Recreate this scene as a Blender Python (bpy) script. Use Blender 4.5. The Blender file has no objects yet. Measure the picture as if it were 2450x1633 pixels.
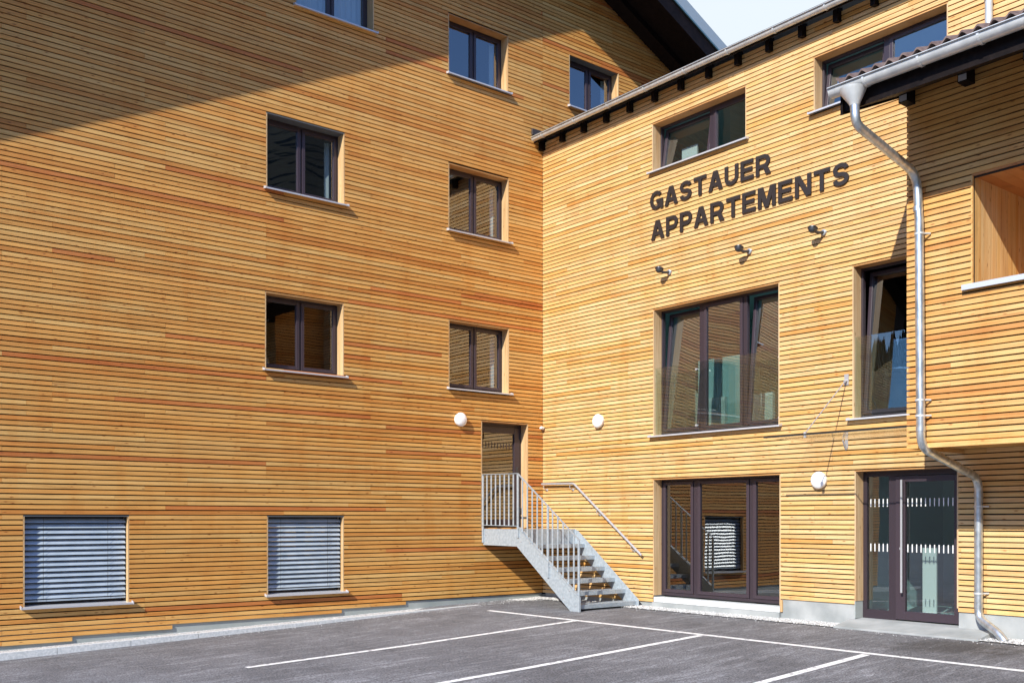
import bpy, bmesh, math, random
from mathutils import Vector, Matrix
R = math.radians
random.seed(7)
scene = bpy.context.scene
COL = scene.collection

# ------------------------------------------------------------------ camera
cam_d = bpy.data.cameras.new('camera')
cam_d.sensor_width = 36; cam_d.lens = 35.41; cam_d.shift_y = 0.1733
cam_d.clip_end = 3000
cam = bpy.data.objects.new('camera', cam_d); COL.objects.link(cam)
cam.location = (-13.068, -15.152, 1.585)
cam.rotation_euler = (R(90), 0, R(50.97 - 90))
scene.camera = cam

# ------------------------------------------------------------------ light
TRAVEL = Vector((1.4, 0.535, -1.004)).normalized()
elev = math.asin(-TRAVEL.z)
sun_d = bpy.data.lights.new('sun', 'SUN'); sun_d.energy = 3.35; sun_d.angle = R(0.5)
sun_d.color = (1.0, 0.95, 0.85)
sun = bpy.data.objects.new('sun', sun_d); COL.objects.link(sun)
sun.rotation_euler = TRAVEL.to_track_quat('-Z', 'Y').to_euler()

w = bpy.data.worlds.new("World"); scene.world = w; w.use_nodes = True
nt = w.node_tree; nt.nodes.clear()
def N(nt, t, **k):
    n = nt.nodes.new(t)
    for a, v in k.items():
        if a.startswith('in_'): n.inputs[a[3:].replace('_', ' ')].default_value = v
        else: setattr(n, a, v)
    return n
out = N(nt, 'ShaderNodeOutputWorld')
bg = N(nt, 'ShaderNodeBackground'); bg.inputs['Strength'].default_value = 0.15
sky = N(nt, 'ShaderNodeTexSky', sky_type='NISHITA', sun_disc=False, sun_elevation=elev,
        sun_rotation=math.atan2(-TRAVEL.x, -TRAVEL.y), altitude=1200, air_density=1.0, dust_density=0.4, ozone_density=1.6)
tc = N(nt, 'ShaderNodeTexCoord')
nz = N(nt, 'ShaderNodeTexNoise'); nz.inputs['Scale'].default_value = 2.2; nz.inputs['Detail'].default_value = 6
mpw = N(nt, 'ShaderNodeMapping'); mpw.inputs['Scale'].default_value = (1, 1, 2.2)
dotn = N(nt, 'ShaderNodeVectorMath', operation='DOT_PRODUCT'); dotn.inputs[1].default_value = (0.66, 0.62, 0.42)
mr = N(nt, 'ShaderNodeMapRange'); mr.inputs['From Min'].default_value = 0.45; mr.inputs['From Max'].default_value = 0.9
mr.inputs['To Min'].default_value = -0.34; mr.inputs['To Max'].default_value = 0.46
add = N(nt, 'ShaderNodeMath', operation='ADD')
rp = N(nt, 'ShaderNodeMapRange'); rp.inputs['From Min'].default_value = 0.5; rp.inputs['From Max'].default_value = 0.78
mix = N(nt, 'ShaderNodeMix', data_type='RGBA')
mix.inputs['B'].default_value = (2.85, 3.15, 3.4, 1)
L = nt.links.new
L(tc.outputs['Generated'], mpw.inputs['Vector']); L(mpw.outputs[0], nz.inputs['Vector'])
L(tc.outputs['Generated'], dotn.inputs[0]); L(dotn.outputs['Value'], mr.inputs['Value'])
L(nz.outputs['Fac'], add.inputs[0]); L(mr.outputs[0], add.inputs[1]); L(add.outputs[0], rp.inputs['Value'])
deep = N(nt, 'ShaderNodeMix', data_type='RGBA', blend_type='MULTIPLY'); deep.inputs['Factor'].default_value = 1; deep.inputs['B'].default_value = (.70, .84, 1.06, 1)
L(rp.outputs[0], mix.inputs['Factor']); L(sky.outputs[0], deep.inputs['A']); L(deep.outputs['Result'], mix.inputs['A'])
L(mix.outputs['Result'], bg.inputs['Color']); L(bg.outputs[0], out.inputs['Surface'])

scene.view_settings.view_transform = 'Standard'; scene.view_settings.look = 'None'
scene.view_settings.exposure = 1.0; scene.view_settings.gamma = 1.0
scene.render.engine = 'CYCLES'
scene.cycles.max_bounces = 8; scene.cycles.transparent_max_bounces = 12

# ------------------------------------------------------------------ materials
MATS = {}
def mat(name, color=(0.5, 0.5, 0.5), rough=0.6, metal=0.0, build=None, **kw):
    if name in MATS: return MATS[name]
    m = bpy.data.materials.new(name); m.use_nodes = True
    nt = m.node_tree; b = nt.nodes['Principled BSDF']
    b.inputs['Base Color'].default_value = (*color, 1); b.inputs['Roughness'].default_value = rough
    b.inputs['Metallic'].default_value = metal
    for k, v in kw.items(): b.inputs[k.replace('_', ' ')].default_value = v
    if build: build(nt, b)
    MATS[name] = m
    return m

def ramp(nt, stops):
    r = nt.nodes.new('ShaderNodeValToRGB'); e = r.color_ramp.elements
    e[0].position, e[0].color = stops[0][0], (*stops[0][1], 1)
    e[1].position, e[1].color = stops[-1][0], (*stops[-1][1], 1)
    for p, c in stops[1:-1]:
        x = e.new(p); x.color = (*c, 1)
    return r

def wood_nodes(scale=(1.6, 1.6, 70), streak=(0.35, 0.35, 9)):
    def f(nt, b):
        L = nt.links.new
        at = nt.nodes.new('ShaderNodeAttribute'); at.attribute_name = 'tint'
        ge = nt.nodes.new('ShaderNodeNewGeometry')
        def noise(sc, scl=1.0, det=4, rough=.6):
            mp = nt.nodes.new('ShaderNodeMapping'); mp.inputs['Scale'].default_value = sc
            n = nt.nodes.new('ShaderNodeTexNoise'); n.inputs['Scale'].default_value = scl
            n.inputs['Detail'].default_value = det; n.inputs['Roughness'].default_value = rough
            L(off.outputs[0], mp.inputs['Vector']); L(mp.outputs[0], n.inputs['Vector']); return n
        # each board has its own piece of grain: shift the coordinates by the board's number
        off = nt.nodes.new('ShaderNodeVectorMath'); off.operation = 'ADD'
        al = nt.nodes.new('ShaderNodeAttribute'); al.attribute_name = 'seed'
        sm = nt.nodes.new('ShaderNodeVectorMath'); sm.operation = 'SCALE'; sm.inputs['Scale'].default_value = 37.0
        L(al.outputs['Vector'], sm.inputs[0]); L(ge.outputs['Position'], off.inputs[0]); L(sm.outputs[0], off.inputs[1])
        g = noise(scale, 1.0, 5, .65)
        gr = ramp(nt, [(0.30, (0.62, 0.52, 0.42)), (0.46, (.96, .95, .94)), (0.6, (1.04, 1.05, 1.07)), (0.78, (1.16, 1.20, 1.28))])
        L(g.outputs['Fac'], gr.inputs['Fac'])
        s = noise(streak, 1.0, 3)
        sr = ramp(nt, [(0.3, (0.86, 0.74, 0.62)), (0.55, (1, 1, 1)), (0.8, (1.06, 1.10, 1.2))])
        L(s.outputs['Fac'], sr.inputs['Fac'])
        m1 = nt.nodes.new('ShaderNodeMix'); m1.data_type = 'RGBA'; m1.blend_type = 'MULTIPLY'; m1.inputs['Factor'].default_value = 1
        L(at.outputs['Color'], m1.inputs['A']); L(gr.outputs['Color'], m1.inputs['B'])
        m2 = nt.nodes.new('ShaderNodeMix'); m2.data_type = 'RGBA'; m2.blend_type = 'MULTIPLY'; m2.inputs['Factor'].default_value = 1
        L(m1.outputs['Result'], m2.inputs['A']); L(sr.outputs['Color'], m2.inputs['B'])
        # knots
        mp = nt.nodes.new('ShaderNodeMapping'); mp.inputs['Scale'].default_value = (4.2, 4.2, 15) if scale[2] > 10 else (15, 15, 4.2)
        vo = nt.nodes.new('ShaderNodeTexVoronoi'); vo.inputs['Scale'].default_value = 1.0
        L(off.outputs[0], mp.inputs['Vector']); L(mp.outputs[0], vo.inputs['Vector'])
        kr = ramp(nt, [(0.05, (0.30, 0.16, 0.08)), (0.115, (0.8, 0.68, 0.55)), (0.16, (1, 1, 1))])
        L(vo.outputs['Distance'], kr.inputs['Fac'])
        m3 = nt.nodes.new('ShaderNodeMix'); m3.data_type = 'RGBA'; m3.blend_type = 'MULTIPLY'; m3.inputs['Factor'].default_value = .8
        L(m2.outputs['Result'], m3.inputs['A']); L(kr.outputs['Color'], m3.inputs['B'])
        mpd = nt.nodes.new('ShaderNodeMapping'); mpd.inputs['Scale'].default_value = (1.5, 1.5, .30)
        nd = nt.nodes.new('ShaderNodeTexNoise'); nd.inputs['Scale'].default_value = 1.6; nd.inputs['Detail'].default_value = 7; nd.inputs['Roughness'].default_value = .62
        L(ge.outputs['Position'], mpd.inputs['Vector']); L(mpd.outputs[0], nd.inputs['Vector'])
        dr = ramp(nt, [(0.33, (.95, .86, .74)), (0.50, (1, .99, .97)), (0.72, (1.02, 1.03, 1.06))]); L(nd.outputs['Fac'], dr.inputs['Fac'])
        m4 = nt.nodes.new('ShaderNodeMix'); m4.data_type = 'RGBA'; m4.blend_type = 'MULTIPLY'; m4.inputs['Factor'].default_value = 1
        L(m3.outputs['Result'], m4.inputs['A']); L(dr.outputs['Color'], m4.inputs['B'])
        L(m4.outputs['Result'], b.inputs['Base Color'])
        bp = nt.nodes.new('ShaderNodeBump'); bp.inputs['Strength'].default_value = .25; bp.inputs['Distance'].default_value = .002
        L(g.outputs['Fac'], bp.inputs['Height']); L(bp.outputs[0], b.inputs['Normal'])
    return f
mat('larch', rough=.62, build=wood_nodes())
mat('larch_upright', rough=.62, build=wood_nodes((70, 70, 1.6), (9, 9, .35)))
mat('membrane', (0.012, 0.011, 0.010), .9)

def noisy(c0, c1, sc, det=5, p0=.35, p1=.65, bump=0, mscale=(1, 1, 1), dist=.004):
    def f(nt, b):
        L = nt.links.new
        g = nt.nodes.new('ShaderNodeNewGeometry'); mp = nt.nodes.new('ShaderNodeMapping'); mp.inputs['Scale'].default_value = mscale
        n = nt.nodes.new('ShaderNodeTexNoise'); n.inputs['Scale'].default_value = sc; n.inputs['Detail'].default_value = det
        r = ramp(nt, [(p0, c0), (p1, c1)])
        L(g.outputs['Position'], mp.inputs['Vector']); L(mp.outputs[0], n.inputs['Vector']); L(n.outputs['Fac'], r.inputs['Fac'])
        L(r.outputs['Color'], b.inputs['Base Color'])
        if bump:
            bp = nt.nodes.new('ShaderNodeBump'); bp.inputs['Strength'].default_value = bump; bp.inputs['Distance'].default_value = dist
            L(n.outputs['Fac'], bp.inputs['Height']); L(bp.outputs[0], b.inputs['Normal'])
    return f

def asphalt_nodes(nt, b):
    L = nt.links.new
    g = nt.nodes.new('ShaderNodeNewGeometry')
    def noise(sc, det, msc=(1, 1, 1), rot=0, dist=0):
        mp = nt.nodes.new('ShaderNodeMapping'); mp.inputs['Scale'].default_value = msc; mp.inputs['Rotation'].default_value = (0, 0, rot)
        n = nt.nodes.new('ShaderNodeTexNoise'); n.inputs['Scale'].default_value = sc; n.inputs['Detail'].default_value = det
        n.inputs['Roughness'].default_value = .7; n.inputs['Distortion'].default_value = dist
        L(g.outputs['Position'], mp.inputs['Vector']); L(mp.outputs[0], n.inputs['Vector']); return n
    fine = noise(48, 6); blot = noise(.8, 7); scuff = noise(1.6, 8, (.6, 3.6, 1), R(-12), 1.2)
    spk = nt.nodes.new('ShaderNodeTexVoronoi'); spk.inputs['Scale'].default_value = 38; L(g.outputs['Position'], spk.inputs['Vector'])
    r1 = ramp(nt, [(.36, (.034, .035, .037)), (.64, (.225, .229, .238))]); L(fine.outputs['Fac'], r1.inputs['Fac'])
    r2 = ramp(nt, [(.32, (.70, .69, .71)), (.68, (1.28, 1.27, 1.30))]); L(blot.outputs['Fac'], r2.inputs['Fac'])
    r3 = ramp(nt, [(.50, (1, 1, 1)), (.64, (1.7, 1.7, 1.68))]); L(scuff.outputs['Fac'], r3.inputs['Fac'])
    r4 = ramp(nt, [(.08, (2.6, 2.6, 2.5)), (.13, (1, 1, 1))]); L(spk.outputs['Distance'], r4.inputs['Fac'])
    cur = r1
    for r in (r2, r3, r4):
        m = nt.nodes.new('ShaderNodeMix'); m.data_type = 'RGBA'; m.blend_type = 'MULTIPLY'; m.inputs['Factor'].default_value = 1
        L(cur.outputs[0] if cur.type == 'VALTORGB' else cur.outputs['Result'], m.inputs['A']); L(r.outputs['Color'], m.inputs['B']); cur = m
    # damp stain in front of the drainpipe
    v = nt.nodes.new('ShaderNodeVectorMath'); v.operation = 'DISTANCE'; v.inputs[1].default_value = (-1.15, -9.0, 0)
    sw = noise(2.5, 5); ad = nt.nodes.new('ShaderNodeMath'); ad.operation = 'MULTIPLY_ADD'; ad.inputs[1].default_value = 1.6
    L(g.outputs['Position'], v.inputs[0]); L(sw.outputs['Fac'], ad.inputs[0]); L(v.outputs['Value'], ad.inputs[2])
    r5 = ramp(nt, [(0.0, (.5, .48, .46)), (1.0, (1, 1, 1))])
    mr = nt.nodes.new('ShaderNodeMapRange'); mr.inputs['From Min'].default_value = 1.2; mr.inputs['From Max'].default_value = 1.75
    L(ad.outputs[0], mr.inputs['Value']); L(mr.outputs[0], r5.inputs['Fac'])
    m = nt.nodes.new('ShaderNodeMix'); m.data_type = 'RGBA'; m.blend_type = 'MULTIPLY'; m.inputs['Factor'].default_value = 1
    L(cur.outputs['Result'], m.inputs['A']); L(r5.outputs['Color'], m.inputs['B'])
    L(m.outputs['Result'], b.inputs['Base Color'])
    bp = nt.nodes.new('ShaderNodeBump'); bp.inputs['Strength'].default_value = .6; bp.inputs['Distance'].default_value = .004
    L(fine.outputs['Fac'], bp.inputs['Height']); L(bp.outputs[0], b.inputs['Normal'])
mat('asphalt', rough=.85, build=asphalt_nodes)
mat('road_paint', rough=.6, build=noisy((.30, .30, .31), (.80, .80, .79), 14, 9, .33, .44))
mat('concrete', rough=.85, build=noisy((.24, .26, .262), (.37, .385, .385), 2.2, 8, bump=.2))
mat('plinth_grey', rough=.8, build=noisy((.27, .31, .30), (.36, .39, .38), 1.6, 8, bump=.15))
mat('kerb_stone', rough=.85, build=noisy((.50, .53, .54), (.66, .68, .68), 30, 5, bump=.3))
mat('gravel', rough=.8, build=noisy((.22, .22, .22), (.70, .70, .69), 45, 3))
mat('galvanised', rough=.5, metal=.25, build=noisy((.31, .36, .40), (.41, .46, .50), 22, 4))
mat('zinc', rough=.34, metal=.8, build=noisy((.42, .46, .48), (.72, .75, .76), 14, 7, mscale=(1, 1, .6)))
mat('gutter_zinc', rough=.40, metal=.35, build=noisy((.55, .57, .57), (.70, .71, .70), 7, 4))
mat('dark_frame', (.034, .024, .031), .38)
mat('sash_metal', (.045, .032, .041), .35)
mat('sill_metal', (.62, .63, .66), .35, .35)
mat('lintel_grey', (.09, .095, .10), .6)
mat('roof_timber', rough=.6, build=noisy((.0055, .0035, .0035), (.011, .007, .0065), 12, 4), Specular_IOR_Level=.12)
mat('verge_metal', (.16, .26, .27), .35, .5)
mat('verge_face', (.34, .41, .45), .45, .15)
mat('roof_sheet', (.05, .04, .04), .6)
mat('tile', rough=.7, build=noisy((.10, .062, .055), (.17, .12, .105), 11, 6, bump=.2))
mat('steel', (.48, .48, .50), .3, .4)
mat('opal', (.93, .93, .93), .3)
mat('white_plastic', (.8, .8, .8), .4)
mat('lamp_metal', (.07, .075, .085), .4, .5)
mat('lamp_lens', (.35, .37, .40), .15, .2)
mat('letter_brown', (.022, .016, .015), .5)
mat('rubber', (.015, .015, .015), .7)
mat('room_white', (.62, .68, .68), .9)
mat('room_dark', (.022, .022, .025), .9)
mat('room_teal', (.34, .52, .53), .9)
mat('curtain', (.50, .52, .56), .9)
mat('slat', rough=.38, metal=.15, build=noisy((.37, .44, .50), (.45, .52, .58), 5, 3))
mat('mat_brown', (.12, .11, .09), .9)
mat('grass', rough=.9, build=noisy((.06, .10, .03), (.12, .17, .06), 3, 6))
mat('forest', rough=.95, build=noisy((.002, .004, .003), (.005, .009, .005), .25, 8))
mat('conifer', rough=.95, build=noisy((.002, .004, .003), (.005, .008, .005), .8, 6))

def glass_mat(name, refl, tint, bump=.012):
    m = bpy.data.materials.new(name); m.use_nodes = True; nt = m.node_tree; nt.nodes.clear(); L = nt.links.new
    o = nt.nodes.new('ShaderNodeOutputMaterial'); mx = nt.nodes.new('ShaderNodeMixShader')
    t = nt.nodes.new('ShaderNodeBsdfTransparent'); t.inputs['Color'].default_value = (*tint, 1)
    g = nt.nodes.new('ShaderNodeBsdfGlossy'); g.inputs['Roughness'].default_value = 0.0
    lw = nt.nodes.new('ShaderNodeLayerWeight'); pw = nt.nodes.new('ShaderNodeMath'); pw.operation = 'POWER'; pw.inputs[1].default_value = 4.0
    ad = nt.nodes.new('ShaderNodeMath'); ad.operation = 'MULTIPLY_ADD'; ad.inputs[1].default_value = .75; ad.inputs[2].default_value = refl
    ad.use_clamp = True
    L(lw.outputs['Facing'], pw.inputs[0]); L(pw.outputs[0], ad.inputs[0]); L(ad.outputs[0], mx.inputs[0]); L(t.outputs[0], mx.inputs[1]); L(g.outputs[0], mx.inputs[2])
    L(mx.outputs[0], o.inputs[0])
    ge = nt.nodes.new('ShaderNodeNewGeometry'); n = nt.nodes.new('ShaderNodeTexNoise'); n.inputs['Scale'].default_value = 1.7; n.inputs['Detail'].default_value = 1
    bp = nt.nodes.new('ShaderNodeBump'); bp.inputs['Strength'].default_value = 1; bp.inputs['Distance'].default_value = bump
    L(ge.outputs['Position'], n.inputs['Vector']); L(n.outputs['Fac'], bp.inputs['Height']); L(bp.outputs[0], g.inputs['Normal'])
    MATS[name] = m
glass_mat('pane_glass', .25, (.74, .83, .82), .0009)
glass_mat('pane_pale', .40, (.74, .86, .85), .0010)
glass_mat('canopy_pane', .012, (.975, .985, .98), .0)
glass_mat('clear_glass', .08, (.90, .95, .93), .0004)

# ------------------------------------------------------------------ helpers
WL = {}
def tag(o, label=None, cat=None, group=None, kind=None):
    if label: o['label'] = label
    if cat: o['category'] = cat
    if group: o['group'] = group
    if kind: o['kind'] = kind
    return o
def empty(name, loc, label=None, cat=None, group=None):
    o = bpy.data.objects.new(name, None); COL.objects.link(o); o.location = loc; o.empty_display_size = .3
    WL[o.name] = Vector(loc); return tag(o, label, cat, group)
def copy_tree(o, parent=None):
    c = o.copy(); COL.objects.link(c); c.parent = parent
    for ch in list(o.children): copy_tree(ch, c)
    return c

ID = lambda u, w, z: Vector((u, w, z))
TL = lambda u, w, z: Vector((u, w, z))          # left wall: u = x, w = depth into the wall
TR = lambda u, w, z: Vector((w, -u, z))         # right wall: u = distance from the inner corner
TB = lambda u, w, z: Vector((-1.4 + w, -u, z))  # front of the projecting bay

class MB:
    def __init__(s, T=ID): s.v = []; s.f = []; s.T = T; s.tint = []; s.seed = []; s.cur = None; s.sd = 0
    def add(s, vs, fs):
        b = len(s.v); s.v += [Vector(p) for p in vs]; s.f += [[b + i for i in f] for f in fs]
        for _ in vs: s.tint.append(s.cur or (.5, .3, .15)); s.seed.append(s.sd)
    def box(s, u0, u1, w0, w1, z0, z1, T=None):
        T = T or s.T
        vs = [T(u, w, z) for z in (z0, z1) for w in (w0, w1) for u in (u0, u1)]
        s.add(vs, [(0, 1, 3, 2), (4, 6, 7, 5), (0, 4, 5, 1), (2, 3, 7, 6), (0, 2, 6, 4), (1, 5, 7, 3)])
    def prism(s, poly, a, b, fn):                # poly in 2-D, extruded from a to b; fn(p, q, t) -> point
        n = len(poly)
        vs = [fn(p, q, a) for p, q in poly] + [fn(p, q, b) for p, q in poly]
        s.add(vs, [tuple(range(n)), tuple(range(2 * n - 1, n - 1, -1))] + [(i, (i + 1) % n, n + (i + 1) % n, n + i) for i in range(n)])
    def tube(s, pts, r, seg=14, cap=True):
        pts = [Vector(p) for p in pts]; rs = r if isinstance(r, (list, tuple)) else [r] * len(pts)
        n = len(pts); rings = []
        d0 = (pts[1] - pts[0]).normalized(); up = Vector((0, 0, 1)) if abs(d0.z) < .9 else Vector((1, 0, 0))
        a = d0.cross(up).normalized()
        for i in range(n):
            d = ((pts[min(i + 1, n - 1)] - pts[i]).normalized() + (pts[i] - pts[max(i - 1, 0)]).normalized())
            if d.length < 1e-6: d = pts[min(i + 1, n - 1)] - pts[max(i - 1, 0)]
            d.normalize(); a = (a - d * a.dot(d)).normalized(); c = d.cross(a)
            rings.append([pts[i] + (a * math.cos(t) + c * math.sin(t)) * rs[i] for t in [2 * math.pi * k / seg for k in range(seg)]])
        vs = [p for r_ in rings for p in r_]
        fs = [(i * seg + k, i * seg + (k + 1) % seg, (i + 1) * seg + (k + 1) % seg, (i + 1) * seg + k) for i in range(n - 1) for k in range(seg)]
        if cap: fs += [tuple(range(seg - 1, -1, -1)), tuple((n - 1) * seg + k for k in range(seg))]
        s.add(vs, fs)
    def beam(s, a, b, wv, hv):                   # bar from a to b, half-size vectors wv, hv
        a, b, wv, hv = map(Vector, (a, b, wv, hv))
        vs = [p + sx * wv + sy * hv for p in (a, b) for sx, sy in ((-1, -1), (1, -1), (1, 1), (-1, 1))]
        s.add(vs, [(0, 3, 2, 1), (4, 5, 6, 7), (0, 1, 5, 4), (1, 2, 6, 5), (2, 3, 7, 6), (3, 0, 4, 7)])
    def build(s, name, m, parent=None, loc=None, smooth=False, bevel=0, fix=True):
        o_ = Vector((0, 0, 0))
        if parent is not None: o_ = WL[parent.name]
        elif loc is not None: o_ = Vector(loc)
        me = bpy.data.meshes.new(name)
        me.from_pydata([tuple(p - o_) for p in s.v], [], s.f)
        if fix:
            bm = bmesh.new(); bm.from_mesh(me); bmesh.ops.recalc_face_normals(bm, faces=bm.faces); bm.to_mesh(me); bm.free()
        if s.cur:
            at = me.attributes.new('tint', 'FLOAT_COLOR', 'POINT')
            at.data.foreach_set('color', [c for t in s.tint for c in (*t, 1)])
            at = me.attributes.new('seed', 'FLOAT_VECTOR', 'POINT')
            at.data.foreach_set('vector', [c for q in s.seed for c in (q, q * .37, q * 1.7)])
        me.materials.append(MATS[m])
        if smooth:
            me.polygons.foreach_set('use_smooth', [True] * len(me.polygons))
            try: me.set_sharp_from_angle(angle=R(40))
            except Exception: pass
        ob = bpy.data.objects.new(name, me); COL.objects.link(ob)
        if parent is not None: ob.parent = parent
        elif loc is not None: ob.location = loc
        WL[ob.name] = o_
        if bevel:
            b = ob.modifiers.new('bevel', 'BEVEL'); b.width = bevel; b.segments = 2; b.limit_method = 'ANGLE'
        return ob

def arc_pts(path, rad, n=6):
    path = [Vector(p) for p in path]; out = [path[0]]
    for i in range(1, len(path) - 1):
        a, p, b = path[i - 1], path[i], path[i + 1]
        d1 = (a - p).normalized(); d2 = (b - p).normalized(); r = min(rad, (a - p).length * .45, (b - p).length * .45)
        s, e = p + d1 * r, p + d2 * r
        for k in range(n + 1):
            t = k / n; out.append(s * (1 - t) ** 2 + p * 2 * t * (1 - t) + e * t * t)
    out.append(path[-1]); return out

# ------------------------------------------------------------------ cladding
PITCH, GAP, Z0 = 0.0725, 0.0168, 1.64
def tone(kind):
    r = random.random()
    if kind == 'left':
        if r < .03: c = (.54, .19, .045)
        elif r < .17: c = (.60, .262, .056)
        elif r < .72: c = (.68, .35, .090)
        else: c = (.69, .40, .125)
    elif kind == 'right':
        if r < .07: c = (.62, .34, .10)
        elif r < .45: c = (.665, .415, .155)
        else: c = (.69, .455, .205)
    else:
        if r < .12: c = (.54, .265, .075)
        elif r < .55: c = (.62, .345, .105)
        else: c = (.65, .395, .145)
    j = random.uniform(.94, 1.05); k = random.uniform(-.03, .03)
    return (c[0] * j, c[1] * j * (1 + k), c[2] * j * (1 + 2 * k))
def subtract(iv, a, b):
    out = []
    for s, e in iv:
        if b <= s or a >= e: out.append((s, e)); continue
        if a > s: out.append((s, a))
        if b < e: out.append((b, e))
    return out
def cladding(T, u0, u1, zlo, zhi, holes, kind, clip=None, low=None, step=1.95, phase=0.0):
    m = MB(T); k0 = math.floor((zlo - Z0) / PITCH + .5); k = k0; sd = 0
    bk = MB(T)
    while Z0 + (k + .5) * PITCH < zhi:
        a = Z0 + k * PITCH + GAP; b = Z0 + (k + 1) * PITCH; mid = (a + b) / 2
        s, e = u0, u1
        if clip: s, e = clip(b, s, e)
        iv = [(s, e)] if e > s + .05 else []
        if low: iv = low(a - GAP, iv)
        for (hu0, hu1, hz0, hz1) in holes:
            if hz0 < mid < hz1: iv = subtract(iv, hu0, hu1)
        # joints: boards two or three modules long, cut on the module lines
        n = random.choice([0, 1]); js = []
        x = u0 + phase + n * step
        while x < u1: js.append(x + random.choice([0, 0, .31, -.44, .65])); x += step * random.choice([2, 2, 2, 1])
        tz = random.uniform(-.0016, .0016)
        tn, prev = tone(kind), None
        for (s, e) in iv:
            cuts = [s] + [j for j in js if s + .02 < j < e - .02] + [e]
            for i in range(len(cuts) - 1):
                seg = sum(1 for j in js if j <= cuts[i] + .01)
                if seg != prev: tn = tone(kind); prev = seg; sd += 1; dz = random.uniform(-.0012, .0012); dw = random.uniform(0, .003)
                m.cur = tn; m.sd = (sd * 0.6180339) % 1 * 7
                m.box(cuts[i] + .0012, cuts[i + 1] - .0012, dw, .022, a + dz + tz * .4, b + dz)
        k += 1
    return m
def backing(T, u0, u1, zlo, zhi, holes, w=.035, clip=None, t=.02):
    m = MB(T)
    zs = sorted({round(z, 4) for h in holes for z in h[2:4] if zlo < z < zhi} | {zlo, zhi} | ({zlo + i * .4 for i in range(int((zhi - zlo) / .4) + 1)} if clip else set()))
    for a, b in zip(zs, zs[1:]):
        if b - a < 1e-4: continue
        s, e = (clip(b, u0, u1) if clip else (u0, u1))
        iv = [(s, e)] if e > s else []
        for h in holes:
            if h[2] < (a + b) / 2 < h[3]: iv = subtract(iv, h[0], h[1])
        for s, e in iv: m.box(s, e, w, w + t, a, b)
    return m

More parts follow.
